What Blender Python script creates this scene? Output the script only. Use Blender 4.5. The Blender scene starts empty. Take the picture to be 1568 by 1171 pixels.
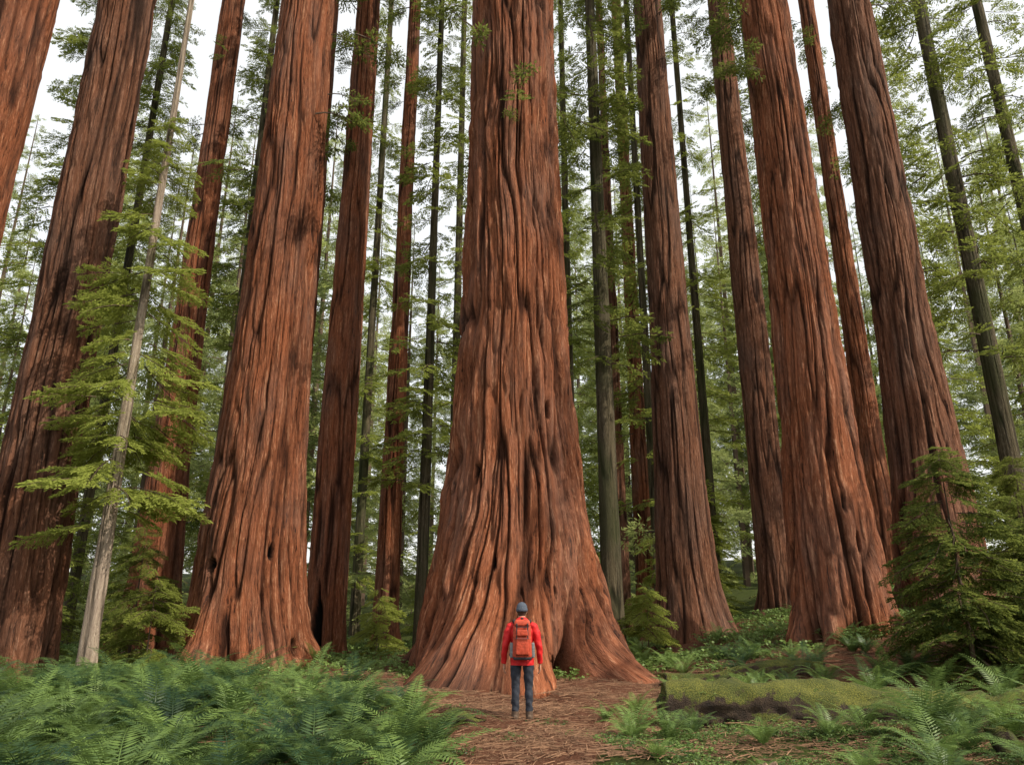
import bpy, bmesh, math, random, time
import numpy as np
from mathutils import Vector, Matrix, Euler
sc=bpy.context.scene
CAMZ=1.85
P=math.atan(0.30); CP,SP=math.cos(P),math.sin(P)
def link(o): sc.collection.objects.link(o); return o
# ---------------------------------------------------------------- terrain
def sst(a,b,x):
    t=np.clip((x-a)/(b-a),0,1); return t*t*(3-2*t)
def ground(x,y):
    x=np.asarray(x,float); y=np.asarray(y,float)
    m=np.clip((x-4.0)/9.0,0,1.25)*1.75*sst(12,19.5,y)
    m=m-0.25*sst(-8,-16,x)*sst(18,28,y)
    n=0.05*np.sin(x*1.3+y*.7)+0.04*np.sin(x*.6-y*1.9+1)+.02*np.sin(3.1*x+2.3*y)
    far=sst(45,140,np.hypot(x,y))*6
    return m+n+far
# ---------------------------------------------------------------- node helpers
def newmat(name):
    m=bpy.data.materials.new(name); m.use_nodes=True
    nt=m.node_tree; nt.nodes.clear(); return m,nt
def N(nt,t,**k):
    n=nt.nodes.new(t)
    for a,b in k.items(): setattr(n,a,b)
    return n
def ramp(nt,stops,fac=None):
    r=nt.nodes.new('ShaderNodeValToRGB'); e=r.color_ramp.elements
    while len(e)>1: e.remove(e[-1])
    e[0].position=stops[0][0]; e[0].color=(*stops[0][1],1)
    for p,c in stops[1:]:
        q=e.new(p); q.color=(*c,1)
    if fac is not None: nt.links.new(fac,r.inputs[0])
    return r
def mixc(nt,f,a,b,mode='MIX'):
    m=nt.nodes.new('ShaderNodeMix'); m.data_type='RGBA'; m.blend_type=mode
    for s,v in ((m.inputs[0],f),(m.inputs[6],a),(m.inputs[7],b)):
        if isinstance(v,(int,float)): s.default_value=v
        elif isinstance(v,tuple): s.default_value=(*v,1)
        else: nt.links.new(v,s)
    return m.outputs[2]
def math_(nt,op,a,b=0,c=None):
    m=nt.nodes.new('ShaderNodeMath'); m.operation=op
    for i,v in enumerate((a,b,c)):
        if v is None: continue
        if isinstance(v,(int,float)): m.inputs[i].default_value=v
        else: nt.links.new(v,m.inputs[i])
    return m.outputs[0]
def simple(name,col,rough=.8,noise=0.25,scale=30,bump=.2,spec=.3):
    m,nt=newmat(name); L=nt.links
    tc=N(nt,'ShaderNodeTexCoord'); no=N(nt,'ShaderNodeTexNoise'); no.inputs['Scale'].default_value=scale; no.inputs['Detail'].default_value=5
    L.new(tc.outputs['Object'],no.inputs['Vector'])
    lo=tuple(c*(1-noise) for c in col); hi=tuple(min(1,c*(1+noise)) for c in col)
    r=ramp(nt,[(.3,lo),(.7,hi)],no.outputs['Fac'])
    b=N(nt,'ShaderNodeBsdfPrincipled'); b.inputs['Roughness'].default_value=rough; b.inputs['Specular IOR Level'].default_value=spec
    L.new(r.outputs[0],b.inputs['Base Color'])
    bu=N(nt,'ShaderNodeBump'); bu.inputs['Strength'].default_value=bump; bu.inputs['Distance'].default_value=.02
    L.new(no.outputs['Fac'],bu.inputs['Height']); L.new(bu.outputs[0],b.inputs['Normal'])
    o=N(nt,'ShaderNodeOutputMaterial'); L.new(b.outputs[0],o.inputs[0]); return m
def bark(name,dark,mid,light,moss=0.0,fine=1.0):
    m,nt=newmat(name); L=nt.links
    a=N(nt,'ShaderNodeAttribute',attribute_name='buv')
    def tex(sy,scale,det,rough=.6,dist=0):
        mp=N(nt,'ShaderNodeMapping'); mp.inputs['Scale'].default_value=(1,sy,1); L.new(a.outputs['Vector'],mp.inputs['Vector'])
        n=N(nt,'ShaderNodeTexNoise'); n.inputs['Scale'].default_value=scale; n.inputs['Detail'].default_value=det; n.inputs['Roughness'].default_value=rough; n.inputs['Distortion'].default_value=dist
        L.new(mp.outputs[0],n.inputs['Vector']); return n.outputs['Fac']
    n1=tex(.06,12*fine,8,.72,.8); n2=tex(.3,1.1,4); n3=tex(.14,34*fine,4,.7); n4=tex(.05,4.5,3)
    h0=math_(nt,'ADD',math_(nt,'MULTIPLY',n1,.6),math_(nt,'MULTIPLY',n3,.4))
    r=ramp(nt,[(.40,dark),(.46,mid),(.53,tuple(x*1.2 for x in mid)),(.60,light)],h0)
    grey=tuple((sum(mid)/3)*k for k in (1.5,1.1,.95))
    f2=ramp(nt,[(.42,(0,0,0)),(.66,(.8,.8,.8))],n2)
    c=mixc(nt,f2.outputs[0],r.outputs[0],mixc(nt,.5,grey,r.outputs[0]))
    rd=ramp(nt,[(.5,(0,0,0)),(.7,(.5,.5,.5))],n4)
    c=mixc(nt,rd.outputs[0],c,tuple(x*k for x,k in zip(mid,(1.7,1.65,1.6))))
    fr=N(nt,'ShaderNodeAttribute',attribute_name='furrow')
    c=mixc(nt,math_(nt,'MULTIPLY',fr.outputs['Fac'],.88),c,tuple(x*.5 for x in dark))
    if moss>0:
        mr=ramp(nt,[(.45,(0,0,0)),(.62,(moss,)*3)],n2)
        c=mixc(nt,mr.outputs[0],c,(.05,.065,.02))
    ch=N(nt,'ShaderNodeAttribute',attribute_name='char')
    c=mixc(nt,ch.outputs['Fac'],c,(.01,.008,.007))
    b=N(nt,'ShaderNodeBsdfPrincipled'); b.inputs['Roughness'].default_value=.9; b.inputs['Specular IOR Level'].default_value=.15
    L.new(c,b.inputs['Base Color'])
    bu=N(nt,'ShaderNodeBump'); bu.inputs['Strength'].default_value=1.0; bu.inputs['Distance'].default_value=.24/fine
    L.new(h0,bu.inputs['Height']); L.new(bu.outputs[0],b.inputs['Normal'])
    o=N(nt,'ShaderNodeOutputMaterial'); L.new(b.outputs[0],o.inputs[0]); return m
def leafmat(name,dark,light,trans=.45,rough=.6):
    m,nt=newmat(name); L=nt.links
    a=N(nt,'ShaderNodeAttribute',attribute_name='tint',attribute_type='INSTANCER')
    a2=N(nt,'ShaderNodeAttribute',attribute_name='ltint')
    g=N(nt,'ShaderNodeNewGeometry')
    f=math_(nt,'ADD',math_(nt,'ADD',a.outputs['Fac'],a2.outputs['Fac']),math_(nt,'MULTIPLY_ADD',g.outputs['Random Per Island'],.5,-.25))
    r=ramp(nt,[(0,dark),(1,light)],f)
    b=N(nt,'ShaderNodeBsdfDiffuse') if rough is None else N(nt,'ShaderNodeBsdfPrincipled')
    if rough is not None: b.inputs['Roughness'].default_value=rough; b.inputs['Specular IOR Level'].default_value=.3
    L.new(r.outputs[0],b.inputs[0])
    t=N(nt,'ShaderNodeBsdfTranslucent')
    L.new(mixc(nt,.5,r.outputs[0],light),t.inputs['Color'])
    mx=N(nt,'ShaderNodeMixShader'); mx.inputs[0].default_value=trans
    L.new(b.outputs[0],mx.inputs[1]); L.new(t.outputs[0],mx.inputs[2])
    o=N(nt,'ShaderNodeOutputMaterial'); L.new(mx.outputs[0],o.inputs[0]); return m
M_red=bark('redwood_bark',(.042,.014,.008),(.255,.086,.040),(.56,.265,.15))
M_brn=bark('redwood_bark_brown',(.034,.015,.010),(.18,.076,.043),(.42,.225,.145))
M_gry=bark('fir_bark',(.03,.025,.018),(.11,.09,.055),(.24,.2,.14),moss=.6,fine=1.6)
M_pale=bark('young_fir_bark',(.14,.11,.08),(.36,.29,.22),(.6,.52,.42),fine=2)
M_leaf=leafmat('conifer_foliage',(.028,.048,.018),(.28,.32,.07),trans=.5,rough=None)
M_far=leafmat('hazed_distant_foliage',(.09,.13,.055),(.44,.49,.18),trans=.5,rough=None)  # paler than near foliage: aerial haze put into the leaf colour
M_fern=leafmat('fern_leaf',(.018,.05,.025),(.18,.27,.07),trans=.35,rough=.45)
M_twig=simple('twig_wood',(.09,.06,.04))
# ---------------------------------------------------------------- mesh helper
def mesh(name,V,F,mats,attrs=None,smooth=True,midx=None):
    me=bpy.data.meshes.new(name)
    if isinstance(F,np.ndarray):
        nf,k=F.shape; me.vertices.add(len(V)); me.vertices.foreach_set('co',np.asarray(V,np.float32).ravel())
        me.loops.add(nf*k); me.loops.foreach_set('vertex_index',F.astype(np.int32).ravel())
        me.polygons.add(nf); me.polygons.foreach_set('loop_start',np.arange(nf,dtype=np.int32)*k)
        me.update(calc_edges=True)
    else: me.from_pydata([tuple(v) for v in V],[],F)
    for m in mats: me.materials.append(m)
    if len(me.polygons): me.polygons.foreach_set('use_smooth',np.full(len(me.polygons),smooth,bool))
    if midx is not None: me.polygons.foreach_set('material_index',np.asarray(midx,np.int32))
    for k,(t,d) in (attrs or {}).items():
        a=me.attributes.new(k,t,'POINT'); a.data.foreach_set('vector' if t=='FLOAT_VECTOR' else 'value',np.asarray(d,np.float32).ravel())
    me.update(); return me
def obj(name,me,loc=(0,0,0),parent=None):
    o=bpy.data.objects.new(name,me); o.location=loc; link(o)
    if parent: o.parent=parent
    return o
def pn(u,v,n,seed):
    r=np.random.RandomState(seed); G=r.rand(n,257)
    a=(u%1.0)*n; i=np.floor(a).astype(int)%n; fa=a-np.floor(a); fa=fa*fa*(3-2*fa)
    j=np.floor(v).astype(int); fb=v-j; fb=fb*fb*(3-2*fb); j0=j%257; j1=(j+1)%257; i1=(i+1)%n
    return (G[i,j0]*(1-fa)+G[i1,j0]*fa)*(1-fb)+(G[i,j1]*(1-fa)+G[i1,j1]*fa)*fb
EL=[.99,.606,.386,.19,.0126]
def trunk(name,xh,D,W,mat,flare=1.25,nseg=128,seed=1,amp=.05,cav=(),top=50,lobe=.18,cell=.22,extra=None,base=None,toes=.28):
    X=(xh-784)/1148*D; bz=float(ground(X,D-.5)) if base is None else base
    ca=math.cos(math.atan(min(1,X/D)))
    pr=[(CAMZ+t*D, ca*w*D*(CP+t*SP)/2200) for t,w in zip(EL,W)]
    if extra: pr+= [(CAMZ+t*D, ca*w*D*(CP+t*SP)/2200) for t,w in extra]
    pr=sorted(pr); rb=pr[0][1]*flare
    pr=[(bz-.6,rb*1.08),(bz,rb)]+[p for p in pr if p[0]>bz+.25]
    zt=pr[-1][0]; rt=pr[-1][1]
    top=max(top,zt+8); pr.append((top,rt*.35))
    zz=np.concatenate([np.arange(bz-.5,bz+3,.08),np.arange(bz+3,zt+2,.20),np.linspace(zt+2.2,top,10)])
    zs=np.linspace(bz-.6,top,1200); rs=np.interp(zs,[p[0] for p in pr],[p[1] for p in pr])
    k=31; rs=np.convolve(np.pad(rs,k//2,mode='edge'),np.ones(k)/k,mode='valid')
    R=np.interp(zz,zs,rs)
    nc=nseg+1; u0=np.linspace(0,1,nc); u0=u0+.45*np.sin(2*np.pi*u0)/(2*np.pi); U,Z=np.meshgrid(u0,zz)
    RR=np.repeat(R[:,None],nc,1)
    rref=float(np.interp(bz+5,zs,rs)); circ=2*math.pi*rref
    nf=max(8,int(circ/cell)); hz=Z-bz
    wob=(.010*np.sin(Z*.3+seed)+.006*np.sin(Z*.8+seed*2))+.012*(pn(U,hz/2.5+30,6,seed+33)-.5)+.006*(pn(U,hz/.8+30,14,seed+34)-.5)
    Uw=U+wob
    n1=pn(Uw,hz/3.8+20,nf,seed); f1=1-np.clip(np.abs(2*n1-1)/.24,0,1)
    n2=pn(Uw+.3,hz/1.3+40,int(nf*1.9),seed+5); f2=1-np.clip(np.abs(2*n2-1)/.26,0,1)
    n3=pn(Uw,hz/7+10,max(5,nf//3),seed+9)
    n4=pn(U,hz/.45+11,int(nf*2.5),seed+11)
    n5=pn(U,hz/1.1+50,int(nf*.8)+3,seed+12)
    lb=pn(U+.01*np.sin(Z),hz/8+7,9,seed+3)-.5
    lb2=pn(U+.012*np.sin(Z*1.7+seed),hz/5+7,19,seed+4)-.5
    h0=np.clip(hz,0,99); Lz=np.exp(-h0/1.6); Lz2=np.exp(-h0/6); Lt=np.exp(-h0/.45)
    r=RR*(1+lobe*2*lb*Lz+lobe*1.3*lb2*Lz+ .14*lb*Lz2+.07*(n3-.5)+toes*lb2*Lt*1.6)
    a=amp*(RR/rref)**.5
    r=r-a*1.2*f1**1.2-a*.55*f2+a*.5*(n4-.5)+a*.8*(n5-.5)
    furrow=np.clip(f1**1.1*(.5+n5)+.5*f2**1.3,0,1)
    char=np.zeros_like(r)
    for s,cz,hw,hh,dp in cav:
        uc=(math.pi-s)/(2*math.pi)
        dx=(U-uc)*2*math.pi*RR; dz=Z-(bz+cz)
        q=(dx/hw)**2+(dz/hh)**2+.9*(n4-.5)+.9*(n2-.5)
        c=np.clip(1.25-q,0,1); c=c*c*(3-2*c); r=r-dp*c; char=np.maximum(char,np.clip(c*1.6,0,1))
    sc_=np.clip((pn(U,hz/1.2+3,7,seed+21)-.62)*4,0,1)*np.exp(-h0/.9); char=np.maximum(char,sc_*.6)
    TH=U*2*math.pi
    V=np.stack([r*np.sin(TH),r*np.cos(TH),Z-bz],-1).reshape(-1,3)
    nr=len(zz); i=np.arange(nr-1)[:,None]*nc+np.arange(nc-1)[None,:]
    F=np.stack([i,i+nc,i+nc+1,i+1],-1).reshape(-1,4)
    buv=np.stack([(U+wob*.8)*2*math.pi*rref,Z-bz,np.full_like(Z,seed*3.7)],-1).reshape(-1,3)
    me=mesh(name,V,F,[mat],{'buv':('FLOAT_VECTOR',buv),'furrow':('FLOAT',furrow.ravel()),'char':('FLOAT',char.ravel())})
    o=obj(name,me,(X,D,bz)); return o,X,D,bz,zt,float(rt),top
# ---------------------------------------------------------------- foliage templates
class TB:
    def __init__(s): s.V=[];s.F=[];s.M=[]
    def quad(s,a,b,c,d,m=0):
        n=len(s.V); s.V+= [tuple(a),tuple(b),tuple(c),tuple(d)]; s.F.append((n,n+1,n+2,n+3)); s.M.append(m)
    def stick(s,a,b,r0,r1,m=1):
        a=Vector(a);b=Vector(b);d=(b-a).normalized(); u=d.orthogonal().normalized(); w=d.cross(u)
        n=len(s.V)
        for k in range(4):
            t=k*math.pi/2; e=u*math.cos(t)+w*math.sin(t); s.V.append(tuple(a+e*r0)); s.V.append(tuple(b+e*r1))
        for k in range(4):
            j=(k+1)%4; s.F.append((n+2*k,n+2*j,n+2*j+1,n+2*k+1)); s.M.append(m)
    def leaf(s,p,d,l,w,rnd,m=0):
        d=d.normalized(); u=d.cross(Vector((rnd.uniform(-1,1),rnd.uniform(-1,1),rnd.uniform(.2,1.5)))).normalized()
        mid=p+d*l*.45
        s.quad(p,mid+u*w*.5,p+d*l,mid-u*w*.5,m)
def coll(name): return bpy.data.collections.new(name)
def spray(seed,nt_=16,step=.038,lw=.026,ll=1.05):
    rnd=random.Random(seed); t=TB(); f=lambda x:Vector((x,.04*math.sin(x*4+seed),-.16*x*x))
    for k in range(5): t.stick(f(k/5),f((k+1)/5),.012*(1-k/6),.012*(1-(k+1)/6))
    for i in range(nt_):
        x=.10+.9*i/nt_
        for sd in (-1,1):
            if rnd.random()<.08: continue
            l=(.42*(1-x)**.75+.07)*rnd.uniform(.65,1.15); a=math.radians(rnd.uniform(42,68)); d=Vector((math.cos(a),sd*math.sin(a),rnd.uniform(-.35,.05))).normalized()
            p0=f(x); m=int(l/step)+2
            for j in range(1,m+1):
                p=p0+d*(l*j/m)+Vector((0,0,-.25*(l*j/m)**2))
                for s2 in (-1,1):
                    dd=Matrix.Rotation(s2*math.radians(rnd.uniform(25,55)),3,'Z')@d; dd.z+=rnd.uniform(-.35,.25)
                    t.leaf(p,dd,rnd.uniform(.05,.085)*ll,lw,rnd)
    return t
def tuft(seed,nl=56,lw=.022,ll=1.0):
    rnd=random.Random(seed); t=TB(); f=lambda x:Vector((x*.8,.10*math.sin(x*3+seed),.10*math.sin(x*3.1)-.1*x))
    for k in range(5): t.stick(f(k/5),f((k+1)/5),.016*(1-k/7),.016*(1-(k+1)/7))
    for i in range(10):
        x=.3+.7*i/9; p=f(x); d=Vector((rnd.uniform(.1,1),rnd.uniform(-1,1),rnd.uniform(-.5,.5))).normalized()
        c=p+d*rnd.uniform(.08,.3); t.stick(p,c,.006,.003)
        R=rnd.uniform(.09,.15)
        for j in range(nl):
            e=Vector((rnd.gauss(0,1),rnd.gauss(0,1),rnd.gauss(0,.7))).normalized()
            q=c+e*R*rnd.random()**.6; t.leaf(q,e+d*.5+Vector((0,0,-.3)),rnd.uniform(.05,.09)*ll,lw,rnd)
    return t
def tocol(col,fn,name,n,mats,s0):
    for k in range(n):
        t=fn(s0+k); me=mesh(name,t.V,t.F,mats,smooth=False,midx=t.M); o=bpy.data.objects.new(name,me); col.objects.link(o)
def arr(t): return (np.array(t.V,np.float32),np.array(t.F,np.int64),np.array(t.M,np.int32))
sp2=lambda s:spray(s,12,.055,.033,1.3)
tf2=lambda s:tuft(s,26,.032,1.25)
T_fine=[arr(spray(10+k)) for k in range(3)]+[arr(tuft(50+k)) for k in range(3)]
T_mid=[arr(sp2(20+k)) for k in range(3)]+[arr(tf2(60+k)) for k in range(3)]
def realize(pts,T):
    Vs=[];Fs=[];Ms=[];Ts=[];n=0
    for pos,rot,s,idx,tint in pts:
        V,F,M=T[int(idx)]; R=np.array(Euler(rot).to_matrix())
        Vs.append((V*s)@R.T+np.array(pos)); Fs.append(F+n); Ms.append(M); Ts.append(np.full(len(V),tint,np.float32)); n+=len(V)
    return np.concatenate(Vs),np.concatenate(Fs),np.concatenate(Ms),np.concatenate(Ts)
def foliage(name,pts,T,mat,parent=None):
    V,F,M,Tn=realize(pts,T)
    return obj(name,mesh(name,V,F,[mat,M_twig],{'ltint':('FLOAT',Tn)},smooth=False,midx=M),(0,0,0),parent)
def fern(seed):
    rnd=random.Random(seed); t=TB(); nf=rnd.randint(10,14)
    for k in range(nf):
        az=2*math.pi*k/nf+rnd.uniform(-.3,.3); L=rnd.uniform(.55,.95); e0=math.radians(rnd.uniform(52,84)); e1=math.radians(rnd.uniform(-45,15))
        h=Vector((math.cos(az),math.sin(az),0)); sd=Vector((-math.sin(az),math.cos(az),0)); tw=rnd.uniform(-.5,.5)
        n=30; p=Vector((0,0,0)); pts=[]
        for i in range(n+1):
            s=i/n; e=e0+(e1-e0)*s**1.3; d=h*math.cos(e)+Vector((0,0,math.sin(e)))+sd*tw*.25*s; d.normalize(); pts.append((p.copy(),d)); p=p+d*L/n
        for i in range(n): 
            a,b=pts[i][0],pts[i+1][0]; w=.005*(1-i/n)+.001; t.quad(a-sd*w,a+sd*w,b+sd*w,b-sd*w,1)
        for i in range(4,n+1):
            s=i/n; p,d=pts[i]; l=.13*min(1,(s*2.6))**.7*(1-s)**.62*1.25+.012
            for q in (-1,1):
                dd=(sd*q+d*.38+Vector((0,0,rnd.uniform(-.22,-.04)))).normalized(); w=d*.0105
                m=p+dd*l*.35
                t.quad(p-w*.6,m-w,p+dd*l+d*.012,m+w)
    return t
C_f=coll('fern_plants'); tocol(C_f,fern,'fern_plant',5,[M_fern,M_fern],200)
def cover(seed):
    rnd=random.Random(seed); t=TB()
    for k in range(55):
        r=.28*rnd.random()**.6; a=rnd.uniform(0,6.28); h=rnd.uniform(.01,.06); c=Vector((r*math.cos(a),r*math.sin(a),h)); t.stick((c.x*.8,c.y*.8,-.01),c,.0015,.001,0)
        for j in range(3):
            b=a+j*2.09+rnd.uniform(-.3,.3); d=Vector((math.cos(b),math.sin(b),rnd.uniform(-.2,.3))); t.leaf(c,d,rnd.uniform(.016,.032),.022,rnd)
    return t
C_c=coll('groundcover_plants'); tocol(C_c,cover,'groundcover',3,[M_fern],300)
M_lit=simple('needle_litter',(.24,.135,.08),noise=.5,scale=3)
def litter(seed):
    rnd=random.Random(seed); t=TB()
    for k in range(60):
        a=rnd.uniform(0,6.28); x,y=rnd.uniform(-.4,.4),rnd.uniform(-.4,.4); l=rnd.choice([.03,.05,.08,.22]); r=.002+.012*l
        t.stick((x,y,.006+rnd.random()*.01),(x+l*math.cos(a),y+l*math.sin(a),.006+rnd.random()*.02),r,r*.5,0)
    return t
C_l=coll('litter_pieces'); tocol(C_l,litter,'litter',3,[M_lit],400)
def scatter(name,pts,col,loc=(0,0,0),parent=None):
    V=[p[0] for p in pts]
    me=mesh(name,V,[],[],{'rot':('FLOAT_VECTOR',[p[1] for p in pts]),'scl':('FLOAT',[p[2] for p in pts]),'tint':('FLOAT',[p[4] for p in pts])},smooth=False)
    a=me.attributes.new('idx','INT','POINT'); a.data.foreach_set('value',[int(p[3]) for p in pts])
    o=obj(name,me,loc,parent)
    ng=bpy.data.node_groups.get('scatter_'+col.name)
    if ng is None:
        ng=bpy.data.node_groups.new('scatter_'+col.name,'GeometryNodeTree')
        ng.interface.new_socket('Geometry',in_out='INPUT',socket_type='NodeSocketGeometry'); ng.interface.new_socket('Geometry',in_out='OUTPUT',socket_type='NodeSocketGeometry')
        gi=ng.nodes.new('NodeGroupInput'); go=ng.nodes.new('NodeGroupOutput'); ci=ng.nodes.new('GeometryNodeCollectionInfo')
        ci.inputs['Collection'].default_value=col; ci.inputs['Separate Children'].default_value=True; ci.inputs['Reset Children'].default_value=True
        ip=ng.nodes.new('GeometryNodeInstanceOnPoints'); ip.inputs['Pick Instance'].default_value=True
        def na(n,t):
            x=ng.nodes.new('GeometryNodeInputNamedAttribute'); x.data_type=t; x.inputs['Name'].default_value=n
            return next(q for q in x.outputs if q.enabled and q.name=='Attribute')
        L=ng.links; L.new(gi.outputs[0],ip.inputs['Points']); L.new(ci.outputs[0],ip.inputs['Instance'])
        e=ng.nodes.new('FunctionNodeEulerToRotation'); L.new(na('rot','FLOAT_VECTOR'),e.inputs[0]); L.new(e.outputs[0],ip.inputs['Rotation'])
        L.new(na('scl','FLOAT'),ip.inputs['Scale']); L.new(na('idx','INT'),ip.inputs['Instance Index']); L.new(ip.outputs[0],go.inputs[0])
    md=o.modifiers.new('scatter','NODES'); md.node_group=ng
    return o
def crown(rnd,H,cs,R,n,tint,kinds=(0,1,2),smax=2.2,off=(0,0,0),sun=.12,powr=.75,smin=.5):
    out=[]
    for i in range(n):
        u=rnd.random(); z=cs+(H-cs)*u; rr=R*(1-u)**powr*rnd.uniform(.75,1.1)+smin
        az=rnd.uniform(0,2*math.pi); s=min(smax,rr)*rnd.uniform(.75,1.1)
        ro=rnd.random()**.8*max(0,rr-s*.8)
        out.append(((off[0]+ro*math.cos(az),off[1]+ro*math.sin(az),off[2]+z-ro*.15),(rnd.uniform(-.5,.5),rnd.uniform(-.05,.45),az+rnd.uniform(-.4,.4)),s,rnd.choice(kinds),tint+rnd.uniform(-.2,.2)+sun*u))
    return out
# whole distant trees as templates (unit height)
C_t=coll('distant_trees'); rt_=random.Random(77)
for k in range(6):
    kinds=(0,1,2,3) if k<4 else (3,4,5)
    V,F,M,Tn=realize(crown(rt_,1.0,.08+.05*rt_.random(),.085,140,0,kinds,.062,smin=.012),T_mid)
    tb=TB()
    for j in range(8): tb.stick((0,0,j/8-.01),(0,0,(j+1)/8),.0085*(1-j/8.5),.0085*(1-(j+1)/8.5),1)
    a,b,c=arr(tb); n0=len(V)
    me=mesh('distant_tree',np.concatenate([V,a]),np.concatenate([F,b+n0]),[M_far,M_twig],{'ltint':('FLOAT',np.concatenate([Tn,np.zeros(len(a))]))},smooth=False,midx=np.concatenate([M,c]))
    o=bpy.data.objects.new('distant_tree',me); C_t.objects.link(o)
# ---------------------------------------------------------------- giant redwoods
rnd=random.Random(7)
RW=[
 (-205,15,[150,150,150,155,165],M_red,dict(seed=2,nseg=150),0),
 (22,18.5,[92,102,110,130,156],M_brn,dict(seed=3,nseg=190,flare=1.2,amp=.09),4),
 (380,21.5,[82,103,116,140,184],M_red,dict(seed=4,nseg=240,flare=1.2,amp=.09,cav=[(-.4,2.75,.2,.2,.3),(.65,3.1,.11,.2,.25),(1.15,.4,.2,.5,.4)],extra=[(-.029,204),(-.06,228)]),3),
 (413,27,[44,56,62,68,74],M_red,dict(seed=5),4),
 (232,27,[36,43,50,64,86],M_red,dict(seed=6,flare=1.35),5),
 (500,26,[36,45,52,58,62],M_red,dict(seed=8,flare=1.1,cav=[(-.15,.9,.2,1.3,.3)]),12),
 (592,31,[18,23,28,33,40],M_red,dict(seed=9,nseg=72,flare=1.3),6),
 (787,20.6,[122,142,164,198,278],M_red,dict(seed=12,nseg=380,amp=.15,cell=.25,lobe=.2,flare=1.0,toes=.5,extra=[(.0988,230),(-.029,314),(-.069,354),(-.1,384)],
   cav=[(.28,.2,.12,.3,.5),(-.52,4.95,.12,.26,.35),(.52,6.7,.08,.25,.3),(-.9,4.6,.07,.15,.25),(-.72,.2,.12,.25,.2),(-.2,2.6,.05,.14,.2),(.45,1.9,.06,.2,.15)]),5),
 (1052,27,[42,54,62,75,95],M_brn,dict(seed=13,flare=1.3,nseg=150),5),
 (990,38,[14,18,22,26,30],M_red,dict(seed=14,nseg=64),4),
 (956,36,[10,13,16,18,20],M_brn,dict(seed=31,nseg=64),4),
 (1192,31,[32,42,48,54,62],M_brn,dict(seed=15,flare=1.15),9),
 (1283,20,[71,87,100,122,162],M_red,dict(seed=16,nseg=220,amp=.09,flare=1.15,cav=[(.15,2.3,.08,.28,.25),(-.05,3.3,.09,.12,.2)]),5),
 (1452,21,[68,86,94,118,164],M_brn,dict(seed=17,nseg=200,flare=1.12,amp=.09),4),
 (1367,32,[24,30,36,42,48],M_red,dict(seed=18,nseg=90),6),
]
for k,(xh,D,W,mat,kw,nl) in enumerate(RW):
    kw.setdefault('nseg',128)
    o,X,Y,bz,zt,rt,top=trunk('redwood_tree',xh,D,W,mat,**kw)
    o.name='redwood_tree' if k==0 else 'redwood_tree.%03d'%k
    pts=crown(rnd,top-bz+2,zt-bz+3.5,3.6,34,.35,(3,4,5,0),2.3)
    for j in range(nl):
        z=(zt-bz)*rnd.uniform(.68,1.02); az=rnd.uniform(0,6.28); c0=rnd.uniform(.7,1.5)
        for q in range(3): pts.append(((rt*math.cos(az)*(1+q*.5),rt*math.sin(az)*(1+q*.5),z+rnd.uniform(-.4,.4)),(rnd.uniform(-.4,.4),rnd.uniform(0,.6),az+rnd.uniform(-.5,.5)),c0*rnd.uniform(.8,1.4),rnd.choice((3,4,5,0)),.3))
    foliage('crown',pts,T_mid,M_leaf,o)
# ---------------------------------------------------------------- slimmer conifers
SM=[
 (148,17.5,[9,12,15,20,26],M_pale,dict(seed=41,nseg=40),(3.5,15,1.9,115,1.15,(0,1,2))),
 (645,27,[8,11,14,16,19],M_gry,dict(seed=42,nseg=40),(5,30,2.1,120,.7,(0,1,2))),
 (938,25,[15,20,25,28,34],M_gry,dict(seed=43,nseg=60),(10,42,2.2,110,.45,(0,1,2))),
 (1590,25,[22,26,30,34,38],M_gry,dict(seed=44,nseg=60),(7,40,2.8,130,.5,(0,1,3))),
 (1705,27,[18,22,26,28,32],M_gry,dict(seed=45,nseg=60),(4,40,3.0,140,.5,(0,1,3))),
 (318,33,[9,12,14,16,18],M_gry,dict(seed=46,nseg=40),(4,42,3.0,220,.4,(0,1,2))),
 (545,38,[8,10,12,14,16],M_gry,dict(seed=47,nseg=40),(3,24,2.6,125,.95,(0,1,2))),
 (1100,36,[8,10,12,14,16],M_gry,dict(seed=48,nseg=40),(3,17,2.4,100,1.0,(0,1,2))),
 (880,40,[8,10,12,14,16],M_gry,dict(seed=49,nseg=40),(3,44,2.8,180,.7,(0,1,3))),
 (1240,36,[12,14,16,18,20],M_gry,dict(seed=50,nseg=40),(5,44,3.2,200,.6,(0,1,3))),
 (110,34,[10,12,14,16,18],M_gry,dict(seed=51,nseg=40),(2,30,3.2,210,.45,(0,1,2))),
 (-20,30,[10,12,14,16,18],M_gry,dict(seed=52,nseg=40),(2,25,3.2,210,.5,(0,1,2))),
 (1480,34,[12,14,16,18,20],M_gry,dict(seed=53,nseg=40),(3,38,3.4,220,.85,(0,1,3))),
 (1010,34,[8,10,12,14,16],M_gry,dict(seed=55,nseg=40),(4,36,2.6,160,.7,(0,1,2))),
 (690,37,[8,10,12,14,16],M_gry,dict(seed=56,nseg=40),(3,22,2.4,115,.95,(0,1,2))),
 # unseen trees added at far right, outside the picture, to dapple the sunlight
 (2050,13,[14,16,18,20,24],M_gry,dict(seed=61,nseg=40),(12,36,2.6,50,.5,(0,1,3))),
 (4802,2,[150,160,170,190,220],M_gry,dict(seed=63,nseg=40),(13,36,2.8,60,.5,(0,1,3))),
]
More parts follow.
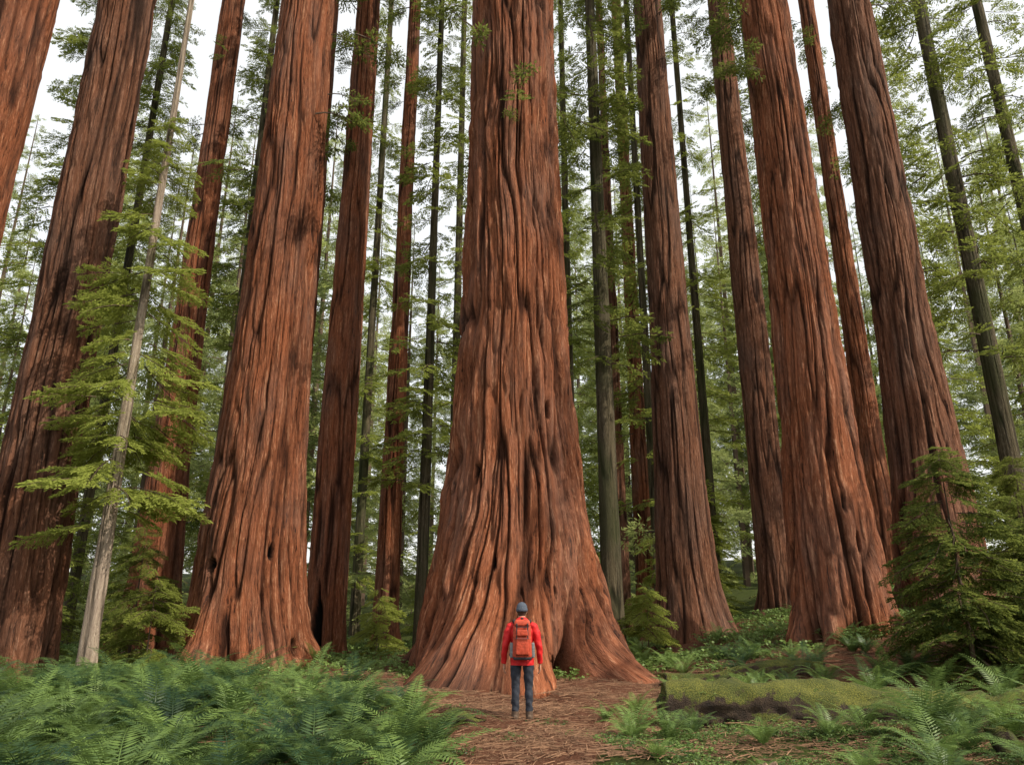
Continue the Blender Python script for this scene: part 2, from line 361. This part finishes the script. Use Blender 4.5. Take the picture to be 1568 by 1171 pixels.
for k,(xh,D,W,mat,kw,(cs,H,R,n,tint,kinds)) in enumerate(SM):
    o,X,Y,bz,zt,rt,top=trunk('conifer_tree',xh,D,W,mat,flare=1.15,amp=.015,cell=.12,lobe=.1,top=H,**kw)
    o.name='conifer_tree' if k==0 else 'conifer_tree.%03d'%k
    foliage('crown',crown(rnd,max(H,top-bz) if k else H,cs,R,n,tint,kinds,1.9 if k else 1.5),T_mid if k else T_fine,M_leaf,o)
# saplings
def sapling(X,Y,H,R,n,tint,k,smax=.9):
    bz=float(ground(X,Y)); t=TB(); 
    for j in range(6): t.stick((0,0,H*j/6-.1),(0,0,H*(j+1)/6),.035*(1-j/6.5)*H/3,.035*(1-(j+1)/6.5)*H/3,0)
    o=obj('fir_sapling',mesh('fir_sapling',t.V,t.F,[M_twig]),(X,Y,bz)); o.name='fir_sapling' if k==0 else 'fir_sapling.%03d'%k
    foliage('branches',crown(rnd,H,.15,R,n,tint,(0,1,2),smax,powr=.8),T_fine,M_leaf,o)
SP_=[(8.9,14.8,4.6,1.7,125,.2),(10.9,15.6,3.4,1.6,90,.2),(-9.3,19.5,2.6,1.1,60,.6),(-11,22,4.0,1.4,80,.5),(-7.7,24,3.5,1.2,60,.7),(-4.6,26,2.2,.9,45,1.1),(4.3,24,2.2,.8,45,1.1),(5.6,29,4,1.2,60,1.0),(-3.6,33,3,1.2,50,1.0),(7.7,30,3.5,1.2,60,1.0),(-15.5,24,5,1.8,100,.5),(15.5,22,4,1.7,90,.4),(9.6,36,6,1.8,90,1.0),(2.6,34,3,1.2,50,1.0)]
for k,(X,Y,H,R,n,t) in enumerate(SP_): sapling(X,Y,H,R,n,t,k,(1.15 if k<2 else .9) if H<4.8 else 1.2)
# ---------------------------------------------------------------- distant forest
par=bpy.data.objects.new('distant_forest',None); link(par)
r2=random.Random(99); tp=[]; fp=[]
for i in range(105):
    D=r2.uniform(42,115); az=r2.uniform(-.72,.72); X=D*math.tan(az)
    ce=X/D
    if -.23<ce<-.05 : H=r2.uniform(.3,.62)*D
    elif .2<ce<.32: H=r2.uniform(.35,.65)*D
    else: H=r2.uniform(.5,.9)*D
    H=min(H,60); bz=float(ground(X,D))
    tp.append(((X,D,bz-.2),(0,0,r2.uniform(0,6.28)),H,r2.choice((0,1,2,3,4,5)),r2.uniform(.15,.85)+.003*(D-42)))  # tint lightens with distance, adding to the painted haze
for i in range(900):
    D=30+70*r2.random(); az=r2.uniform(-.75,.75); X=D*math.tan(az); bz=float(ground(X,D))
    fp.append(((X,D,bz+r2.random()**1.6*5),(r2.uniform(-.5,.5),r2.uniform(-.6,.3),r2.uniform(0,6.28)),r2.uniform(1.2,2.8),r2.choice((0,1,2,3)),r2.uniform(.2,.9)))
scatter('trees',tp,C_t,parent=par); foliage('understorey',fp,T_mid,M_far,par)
# ---------------------------------------------------------------- ground
def sp(n,s,m): 
    u=np.linspace(-1,1,n); return np.sinh(u*s)/math.sinh(s)*m
GN_=281
xs=sp(GN_,4.4,300); ys=12+sp(GN_,4.4,300)
GX,GY=np.meshgrid(xs,ys); GZ=ground(GX,GY)
rs=np.random.RandomState(3); near=np.exp(-(GX**2+(GY-12)**2)/300); GZ=GZ+ (rs.rand(*GX.shape)-.5)*.04*near
def pathf(x,y):
    cx=.2+sst(13,18,y)*1.2; hw=.7+.30*(y-9)+sst(12,15,y)*2.6
    return np.abs(x-cx)/np.clip(hw,.4,9)
pth=1-sst(.75,1.25,pathf(GX,GY))
pth=np.maximum(pth,.85*sst(13.0,15,GY)*sst(-6,-3,GX)); pth=np.maximum(pth*(1-sst(24,34,GY)),.0)
V=np.stack([GX,GY,GZ],-1).reshape(-1,3); n=GN_; i=np.arange(n-1)[:,None]*n+np.arange(n-1)[None,:]
F=np.stack([i,i+1,i+n+1,i+n],-1).reshape(-1,4)
m,nt=newmat('forest_floor'); L=nt.links
g=N(nt,'ShaderNodeNewGeometry')
def noi(s,d=6,r=.6):
    x=N(nt,'ShaderNodeTexNoise'); x.inputs['Scale'].default_value=s; x.inputs['Detail'].default_value=d; x.inputs['Roughness'].default_value=r; L.new(g.outputs['Position'],x.inputs['Vector']); return x.outputs['Fac']
a=N(nt,'ShaderNodeAttribute',attribute_name='path')
duff=ramp(nt,[(.3,(.045,.02,.012)),(.5,(.14,.060,.036)),(.62,(.22,.11,.068)),(.75,(.36,.22,.15))],noi(26,9,.8)).outputs[0]
mossc=ramp(nt,[(.3,(.025,.022,.01)),(.5,(.045,.06,.015)),(.75,(.10,.125,.03))],noi(10,7,.75)).outputs[0]
f=math_(nt,'ADD',a.outputs['Fac'],math_(nt,'MULTIPLY_ADD',noi(1.6,5,.65),1.7,-.85)); fr=ramp(nt,[(.3,(0,0,0)),(.55,(1,1,1))],f)
c=mixc(nt,fr.outputs[0],mossc,duff)
b=N(nt,'ShaderNodeBsdfPrincipled'); b.inputs['Roughness'].default_value=.95; b.inputs['Specular IOR Level'].default_value=.1; L.new(c,b.inputs['Base Color'])
bu=N(nt,'ShaderNodeBump'); bu.inputs['Strength'].default_value=1; bu.inputs['Distance'].default_value=.08; L.new(noi(18,8,.75),bu.inputs['Height']); L.new(bu.outputs[0],b.inputs['Normal'])
o=N(nt,'ShaderNodeOutputMaterial'); L.new(b.outputs[0],o.inputs[0])
obj('ground',mesh('ground',V,F,[m],{'path':('FLOAT',pth.ravel())}))
# ---------------------------------------------------------------- ferns, cover, litter
r3=random.Random(5); fl=[]
def addf(x,y,s,t=.45): fl.append(((x,y,float(ground(x,y))-.02),(r3.uniform(-.15,.15),r3.uniform(-.15,.15),r3.uniform(0,6.28)),s,r3.randrange(5),t+r3.uniform(-.45,.45)))
cnt=0; placed=[]
while cnt<130:
    y=r3.uniform(7.3,16.8); x=-r3.uniform(.0,.78*y+1)
    lim=-.95-(max(0,y-11.5))*.5
    if x>lim: continue
    if y>15.5 and x>-6 : continue
    if any((x-a)**2+(y-b)**2<.40 for a,b in placed): continue
    placed.append((x,y)); addf(x,y,r3.choice((.9,1.1,1.3,1.45,1.65))); cnt+=1
for x,y,s in [(-.95,10.4,1.0),(-1.5,9.6,1.2),(1.75,11.2,1.1),(2.15,10.8,.9),(1.6,10.6,.7),(3.7,14.2,1.0),(4.3,14.6,1.0),(3.2,14.9,.8),(5.4,10.2,1.6),(5.9,10.8,1.3),(8.0,11.0,1.6),(8.6,11.3,1.4),(6.6,14.2,1.3),(7.2,14.8,1.2),(7.9,14.3,1.2),(6.1,15.1,1.1),(5.2,16.2,.9),(8.8,13.9,1.3),(9.5,13.2,1.4),(4.9,13.4,1.0),(10.2,15,1.2),(2.9,9.1,.5),(7.1,13.2,1.2),(4.9,15.5,.9),(6.9,11.0,1.3),(8.2,9.9,1.3),(4.3,10.7,.8),(7.3,10.2,1.1),(5.0,9.3,1.1),(6.3,8.9,1.2),(3.9,8.8,.8),(2.6,11.4,.8),(5.8,13.3,1.2),(3.0,13.6,.8),(9.9,11.2,1.5),(7.8,10.5,1.3),(6.4,11.0,1.1),(2.1,13.2,.7),(5.6,9.7,1.2),(1.7,9.3,.5),(1.5,12.6,.5),(4.6,8.5,.9),(5.7,8.4,1.1),(7.0,9.4,1.2),(3.3,10.4,.7),(4.9,10.9,.9),(6.2,13.4,1.2),(8.4,13.2,1.3)]:
    addf(x,y,s,.8)
for i in range(70):
    y=r3.uniform(19,30); x=r3.uniform(-.7,.7)*y
    addf(x,y,r3.uniform(.8,1.2),1.0)
for i in range(50):
    y=r3.uniform(14.5,20); x=r3.uniform(5,13); addf(x,y,r3.uniform(.6,1.1),.5)
scatter('fern_undergrowth',fl,C_f)
cp=[]
for i in range(1600):
    y=r3.uniform(7.2,14.5); x=r3.uniform(-.75,1.0)*y*.8
    if float(pathf(x,y))<.95 and r3.random()<.97: continue
    if math.sin(x*2.1+1)*math.sin(y*1.7)+.5*math.sin(x*5+y*3)<-.15: continue
    if y>12.8 and r3.random()<.6: continue
    cp.append(((x,y,float(ground(x,y))),(0,0,r3.uniform(0,6.28)),r3.uniform(.7,1.4),r3.randrange(3),r3.uniform(.3,.95)))
for i in range(420):
    y=r3.uniform(18,34); x=r3.uniform(-.75,.75)*y
    cp.append(((x,y,float(ground(x,y))),(0,0,r3.uniform(0,6.28)),r3.uniform(2,4.2),r3.randrange(3),r3.uniform(.7,1.3)))
scatter('groundcover',cp,C_c)
lp=[]
for i in range(900):
    y=r3.uniform(7.2,20); x=r3.uniform(-.35,.65)*y
    lp.append(((x,y,float(ground(x,y))),(0,0,r3.uniform(0,6.28)),r3.uniform(.8,1.6),r3.randrange(3),.5))
scatter('needle_litter',lp,C_l)
# ---------------------------------------------------------------- logs
m,nt=newmat('mossy_log'); L=nt.links
g=N(nt,'ShaderNodeNewGeometry')
sx=N(nt,'ShaderNodeSeparateXYZ'); L.new(g.outputs['Normal'],sx.inputs[0])
no=noi(5,8,.7); n5=noi(50,5); n6=noi(2.2,4)
wood=ramp(nt,[(.3,(.018,.011,.008)),(.5,(.07,.042,.026)),(.7,(.17,.11,.07))],no).outputs[0]
mossc=ramp(nt,[(.3,(.03,.04,.008)),(.5,(.085,.10,.015)),(.66,(.24,.23,.035))],math_(nt,'ADD',math_(nt,'MULTIPLY',n5,.6),math_(nt,'MULTIPLY',n6,.4))).outputs[0]
f=math_(nt,'ADD',sx.outputs['Z'],math_(nt,'MULTIPLY_ADD',no,3.6,-1.65)); fr=ramp(nt,[(.2,(0,0,0)),(.45,(1,1,1))],f)
c=mixc(nt,fr.outputs[0],wood,mossc)
b=N(nt,'ShaderNodeBsdfPrincipled'); b.inputs['Roughness'].default_value=.95; L.new(c,b.inputs['Base Color'])
bu=N(nt,'ShaderNodeBump'); bu.inputs['Distance'].default_value=.08; L.new(math_(nt,'ADD',n5,no),bu.inputs['Height']); L.new(bu.outputs[0],b.inputs['Normal'])
o=N(nt,'ShaderNodeOutputMaterial'); L.new(b.outputs[0],o.inputs[0]); M_log=m
def log(name,a,b,r0,r1,seed,mat=M_log,ns=60,nc=40,rough=1.0):
    a=Vector(a);b=Vector(b);c=(a+b)/2; a=a-c;b=b-c; d=(b-a); Ln=d.length; d.normalize(); u=d.cross(Vector((0,0,1))).normalized(); w=u.cross(d)
    V=[];F=[]
    th=np.linspace(0,1,nc,endpoint=False)
    for i in range(ns+1):
        s=i/ns; n=pn(th,np.full(nc,s*Ln*1.1+5),7,seed); n2=pn(th,np.full(nc,s*Ln*5+5),16,seed+1); n3=pn(th,np.full(nc,s*Ln*.8+9),3,seed+2)
        r=(r0+(r1-r0)*s)*(1+rough*(.5*(n-.5)+.32*(n2-.5)+.5*(n3-.5))); p=a+d*Ln*s+Vector((0,0,.07*math.sin(s*7+seed)))+u*.08*math.sin(s*5)
        if i in (0,ns): r=r*.75
        for k in range(nc):
            t=th[k]*2*math.pi; V.append(tuple(p+(u*math.cos(t)+w*math.sin(t))*r[k]+d*(.25*(n[k]-.5) if i in(0,ns) else 0)))
    for i in range(ns):
        for k in range(nc): F.append((i*nc+k,i*nc+(k+1)%nc,(i+1)*nc+(k+1)%nc,(i+1)*nc+k))
    V.append(tuple(a+d*.08)); V.append(tuple(b-d*.08)); q=len(V)
    for k in range(nc): F.append((q-2,(k+1)%nc,k)); F.append((q-1,ns*nc+k,ns*nc+(k+1)%nc))
    return obj(name,mesh(name,V,F,[mat]),tuple(c))
gz=lambda x,y,h:(x,y,float(ground(x,y))+h)
log('mossy_log',gz(2.35,12.3,.19),gz(10.5,12.1,.26),.34,.38,1,ns=170)
log('fallen_branch',gz(3.3,16.9,.15),gz(6.6,16.2,.12),.2,.12,3)
log('fallen_branch.001',gz(-1.35,11.6,.08),gz(-.5,11.9,.08),.13,.10,4,ns=24)
log('fallen_branch.002',gz(7.0,11.2,.3),gz(8.4,9.9,.1),.05,.08,6,ns=24)
log('tree_stump',gz(2.95,8.95,-.1),gz(2.97,9.0,.14),.15,.12,5,simple('weathered_wood',(.22,.15,.1),noise=.5),ns=12)
log('mossy_stump',gz(5.95,9.5,-.1),gz(6.0,9.55,.25),.26,.18,8,ns=14)
mp_=[]
for i in range(90):
    s=r3.random(); x=2.4+s*8.0; y=12.3-.2*s; mp_.append(((x,y+r3.uniform(-.16,.16),float(ground(x,y))+.42+.06*math.sin(s*7+1)),(r3.uniform(-.3,.3),0,r3.uniform(0,6.28)),r3.uniform(.4,.9),r3.randrange(3),r3.uniform(.5,1.1)))
scatter('log_moss_plants',mp_,C_c)
# ---------------------------------------------------------------- hiker
M_jac=simple('red_jacket',(.56,.016,.018),rough=.6,noise=.15,scale=14,bump=.5)
M_pan=simple('dark_trousers',(.028,.032,.045),rough=.85,noise=.3,scale=16,bump=.5)
M_bot=simple('boot_leather',(.10,.065,.045),rough=.7)
M_skin=simple('skin',(.48,.26,.18),rough=.55,noise=.06,bump=.05)
M_hair=simple('hair',(.05,.03,.02))
M_cap=simple('knit_beanie',(.075,.09,.12),rough=.95,noise=.3,scale=90,bump=.8)
M_pack=simple('orange_backpack',(.40,.055,.025),rough=.6,noise=.25,scale=22,bump=.5)
M_strap=simple('dark_webbing',(.03,.03,.035),rough=.7)
M_pkt=simple('grey_mesh_pocket',(.16,.17,.18),rough=.8)
class PB:
    def __init__(s): s.V=[];s.F=[];s.M=[]
    def tube(s,pts,rad,n=20,m=0,side=Vector((1,0,0))):
        b=len(s.V); pts=[Vector(p) for p in pts]
        for i,p in enumerate(pts):
            d=(pts[min(i+1,len(pts)-1)]-pts[max(i-1,0)]).normalized(); u=(side-d*side.dot(d)).normalized(); w=d.cross(u)
            r=rad[i]; r=(r,r) if not isinstance(r,tuple) else r
            for k in range(n):
                t=2*math.pi*k/n; s.V.append(tuple(p+u*math.cos(t)*r[0]+w*math.sin(t)*r[1]))
        for i in range(len(pts)-1):
            for k in range(n): s.F.append((b+i*n+k,b+i*n+(k+1)%n,b+(i+1)*n+(k+1)%n,b+(i+1)*n+k)); s.M.append(m)
        s.F.append(tuple(b+k for k in range(n))[::-1]); s.F.append(tuple(b+(len(pts)-1)*n+k for k in range(n))); s.M+=[m,m]
    def ell(s,c,r,n=20,m=0):
        ps=[];rs=[]
        for i in range(13):
            t=math.pi*i/12; t=min(max(t,.02),math.pi-.02); ps.append((c[0],c[1],c[2]-r[2]*math.cos(t))); rs.append((r[0]*math.sin(t),r[1]*math.sin(t)))
        s.tube(ps,rs,n,m)
def remesh(pb,vox,smooth=3):
    me=bpy.data.meshes.new('t'); me.from_pydata(pb.V,[],pb.F); o=bpy.data.objects.new('t',me)
    tmp=bpy.data.scenes.new('tmp'); tmp.collection.objects.link(o)
    md=o.modifiers.new('r','REMESH'); md.mode='VOXEL'; md.voxel_size=vox
    if smooth: s=o.modifiers.new('s','SMOOTH'); s.iterations=smooth; s.factor=.5
    vl=tmp.view_layers[0]; vl.update(); dg=vl.depsgraph; e=o.evaluated_get(dg); r=bpy.data.meshes.new_from_object(e); bpy.data.objects.remove(o); bpy.data.scenes.remove(tmp); return r
hx,hy=.16,12.2; hz=float(ground(hx,hy))
hik=bpy.data.objects.new('hiker',None); hik.location=(hx,hy,hz+.005); link(hik)
pb=PB()
for s in (-1,1):
    pb.tube([(s*.095,0,.93),(s*.10,.0,.80),(s*.102,.005,.66),(s*.103,.012,.50),(s*.105,-.01,.36),(s*.108,-.012,.22),(s*.11,-.01,.09)],[(.088,.10),(.088,.098),(.08,.088),(.064,.068),(.064,.07),(.056,.06),(.058,.062)])
    pb.tube([(s*.11,-.01,.17),(s*.11,-.012,.06),(s*.11,-.01,.012)],[.056,.058,.052])
    pb.tube([(s*.108,-.085,.045),(s*.112,-.02,.05),(s*.122,.07,.045),(s*.132,.15,.035),(s*.135,.185,.032)],[(.035,.034),(.045,.045),(.048,.043),(.046,.034),(.03,.024)])
    pb.tube([(s*.13,0,1.405),(s*.185,-.002,1.375),(s*.225,-.01,1.29),(s*.248,-.018,1.18),(s*.268,-.02,1.08),(s*.28,.005,.97),(s*.287,.035,.86),(s*.287,.042,.825)],[.06,.072,.068,.06,.055,.05,.043,.043])
pb.tube([(0,0,.80),(0,0,.86),(0,0,.95)],[(.13,.09),(.165,.11),(.165,.11)])
pb.tube([(0,.005,.80),(0,.005,.84),(0,.005,.95),(0,.005,1.08),(0,.005,1.22),(0,0,1.32),(0,-.005,1.40),(0,-.005,1.46),(0,0,1.50)],[(.188,.135),(.186,.134),(.176,.125),(.17,.12),(.182,.125),(.185,.12),(.155,.10),(.10,.08),(.07,.07)],28)
pb.tube([(0,0,1.42),(0,.0,1.50),(0,.012,1.57)],[.062,.056,.056])
pb.ell((0,-.065,1.475),(.105,.06,.05))
pb.ell((0,.02,1.625),(.076,.095,.118)); pb.ell((0,.06,1.575),(.05,.05,.05))
pb.tube([(0,.11,1.64),(0,.128,1.605),(0,.11,1.597)],[.008,.015,.01],10)
for s in (-1,1): pb.ell((s*.079,.01,1.615),(.01,.02,.032),10)
me=remesh(pb,.009,3)
nv=len(me.vertices); co=np.empty(nv*3,np.float32); no_=np.empty(nv*3,np.float32); me.vertices.foreach_get('co',co); me.vertex_normals.foreach_get('vector',no_); co=co.reshape(-1,3); no_=no_.reshape(-1,3)
z=co[:,2]; dd=.0025*np.sin(z*52+co[:,0]*35+3*np.sin(co[:,1]*14))+.003*np.sin(z*27-co[:,0]*44+co[:,1]*36); dd=np.where(z<.3,dd*1.8,dd)*(((z>.15)&(z<.78))|((z>.8)&(z<1.4)))
for mm in (M_jac,M_pan,M_bot,M_skin,M_hair): me.materials.append(mm)
nf_=len(me.polygons); cc=np.empty(nf_*3,np.float32); me.polygons.foreach_get('center',cc); cc=cc.reshape(-1,3); cz=cc[:,2]; cy=cc[:,1]
mi=np.where(cz<.135,2,np.where(cz<.806,1,np.where((cz<1.515)|((cz<1.53)&(cy<-.02)),0,np.where((cy<-.005)&(cz>1.545),4,3)))).astype(np.int32)
me.polygons.foreach_set('material_index',mi); me.polygons.foreach_set('use_smooth',np.ones(nf_,bool))
me.vertices.foreach_set('co',(co+no_*dd[:,None]).astype(np.float32).ravel()); me.update()
obj('body',me,parent=hik)
hb=PB()
for s in (-1,1):
    w=Vector((s*.287,.045,.83)); hb.tube([w+Vector((0,0,.01)),w+Vector((0,.004,-.03)),w+Vector((0,.01,-.07)),w+Vector((0,.012,-.098))],[(.02,.026),(.018,.036),(.016,.042),(.013,.038)],14)
    for i,(dy,ln) in enumerate([(.036,.072),(.016,.08),(-.005,.075),(-.024,.058)]):
        b0=w+Vector((0,dy+.006,-.09)); b1=b0+Vector((-s*.004,.004,-ln*.42)); b2=b1+Vector((-s*.014,.006,-ln*.33)); b3=b2+Vector((-s*.016,.004,-ln*.22))
        hb.tube([b0,b1,b2,b3],[.0095,.009,.0082,.0065],10)
    t0=w+Vector((-s*.004,.03,-.035)); hb.tube([t0,t0+Vector((-s*.010,.028,-.03)),t0+Vector((-s*.014,.036,-.062))],[.012,.0105,.0085],10)
me=remesh(hb,.0035,2); me.materials.append(M_skin); me.polygons.foreach_set('use_smooth',np.ones(len(me.polygons),bool))
obj('hands',me,parent=hik)
fb=PB()
for s in (-1,1): fb.ell((s*.03,.105,1.632),(.011,.007,.007),10,0)
fb.tube([(-.024,.107,1.565),(0,.113,1.563),(.024,.107,1.565)],[.003,.006,.003],8,1,Vector((0,0,1)))
M_eye=simple('eye',(.05,.04,.035)); M_lip=simple('lip',(.35,.12,.1)); obj('face',mesh('face',fb.V,fb.F,[M_eye,M_lip],midx=fb.M),parent=hik)
cb=PB()
cb.tube([(0,.008,1.612),(0,.008,1.618),(0,.007,1.655),(0,.006,1.66),(0,.005,1.70),(0,.0,1.728),(0,-.003,1.748),(0,-.005,1.757)],[(.088,.106),(.094,.112),(.094,.112),(.088,.105),(.082,.098),(.064,.076),(.038,.045),(.01,.012)],28)
obj('beanie',mesh('beanie',cb.V,cb.F,[M_cap]),parent=hik)
bm=bmesh.new()
def rbox(c,s,taper=(1,1),bev=.03,mi=0,seg=3):
    r=bmesh.ops.create_cube(bm,size=1); vs=r['verts']
    for v in vs:
        t=taper if v.co.z>0 else (1,1)
        v.co=Vector((v.co.x*s[0]*t[0]+c[0],v.co.y*s[1]*t[1]+c[1],v.co.z*s[2]+c[2]))
    fs=list({f for v in vs for f in v.link_faces}); 
    for f in fs: f.material_index=mi
    es=list({e for v in vs for e in v.link_edges}); bmesh.ops.bevel(bm,geom=es,offset=bev,segments=seg,profile=.6,affect='EDGES',material=-1)
rbox((0,-.235,1.17),(.31,.19,.50),(.88,.85),.05)
rbox((0,-.235,1.445),(.27,.21,.10),(.85,.8),.04)
rbox((0,-.345,1.10),(.22,.06,.25),(.85,.8),.025)
rbox((0,-.345,1.30),(.18,.035,.09),(.9,.8),.015)
rbox((0,-.24,.925),(.28,.17,.05),(1.05,1.05),.02,1)
for s in (-1,1):
    rbox((s*.165,-.23,1.04),(.06,.13,.22),(.9,.9),.022,2)
    rbox((s*.085,-.343,1.20),(.018,.014,.48),(1,1),.004,1,1)
    rbox((s*.085,-.346,1.41),(.022,.018,.06),(1,1),.004,1,1)
rbox((0,-.384,1.215),(.215,.008,.014),(1,1),.003,1,1)
rbox((0,-.352,1.385),(.2,.01,.012),(1,1),.003,1,1)
rbox((0,-.20,1.51),(.05,.02,.03),(1,1),.006,1,1)
me=bpy.data.meshes.new('backpack'); bm.to_mesh(me); bm.free()
for mm in (M_pack,M_strap,M_pkt): me.materials.append(mm)
for p in me.polygons: p.use_smooth=True
obj('backpack',me,parent=hik)
stp=PB()
for s in (-1,1):
    stp.tube([(s*.10,-.13,1.42),(s*.115,-.05,1.485),(s*.125,.03,1.475),(s*.13,.10,1.40),(s*.135,.135,1.28),(s*.15,.13,1.15),(s*.18,.06,1.04),(s*.17,-.1,1.0)],[(.028,.008)]*5+[(.02,.006)]*3,12)
    stp.tube([(s*.165,-.24,.95),(s*.20,-.1,.96),(s*.185,.05,.97),(s*.1,.14,.97),(0,.15,.97)],[(.006,.02)]*5,10,side=Vector((1,0,.01)))
obj('shoulder_straps',mesh('shoulder_straps',stp.V,stp.F,[M_strap]),parent=hik)
# ---------------------------------------------------------------- light, sky, camera
to=Vector((.80,-.48,0)).normalized(); el=math.radians(44); d=Vector((to.x*math.cos(el),to.y*math.cos(el),math.sin(el)))
ld=bpy.data.lights.new('sun','SUN'); ld.energy=5; ld.angle=math.radians(.5); ld.color=(1,.91,.74); lo=bpy.data.objects.new('sun',ld); lo.rotation_euler=d.to_track_quat('Z','Y').to_euler(); link(lo)
w=bpy.data.worlds.new('World'); sc.world=w; w.use_nodes=True; nt=w.node_tree; bg=nt.nodes['Background']; sky=nt.nodes.new('ShaderNodeTexSky'); sky.sky_type='NISHITA'; sky.sun_disc=False
sky.sun_elevation=el; sky.sun_rotation=math.atan2(to.x,to.y); sky.air_density=1.0; sky.dust_density=5; sky.ozone_density=1
c=mixc(nt,.58,sky.outputs[0],(11,11,10.6))
nt.links.new(c,bg.inputs[0]); bg.inputs[1].default_value=.15
cd=bpy.data.cameras.new('camera'); cd.sensor_width=36; cd.lens=25.26; cd.clip_end=1500; cam=bpy.data.objects.new('camera',cd); cam.location=(0,0,CAMZ); cam.rotation_euler=(math.pi/2+P,0,0); link(cam); sc.camera=cam
sc.view_settings.view_transform='Standard'; sc.view_settings.look='None'; sc.view_settings.exposure=0
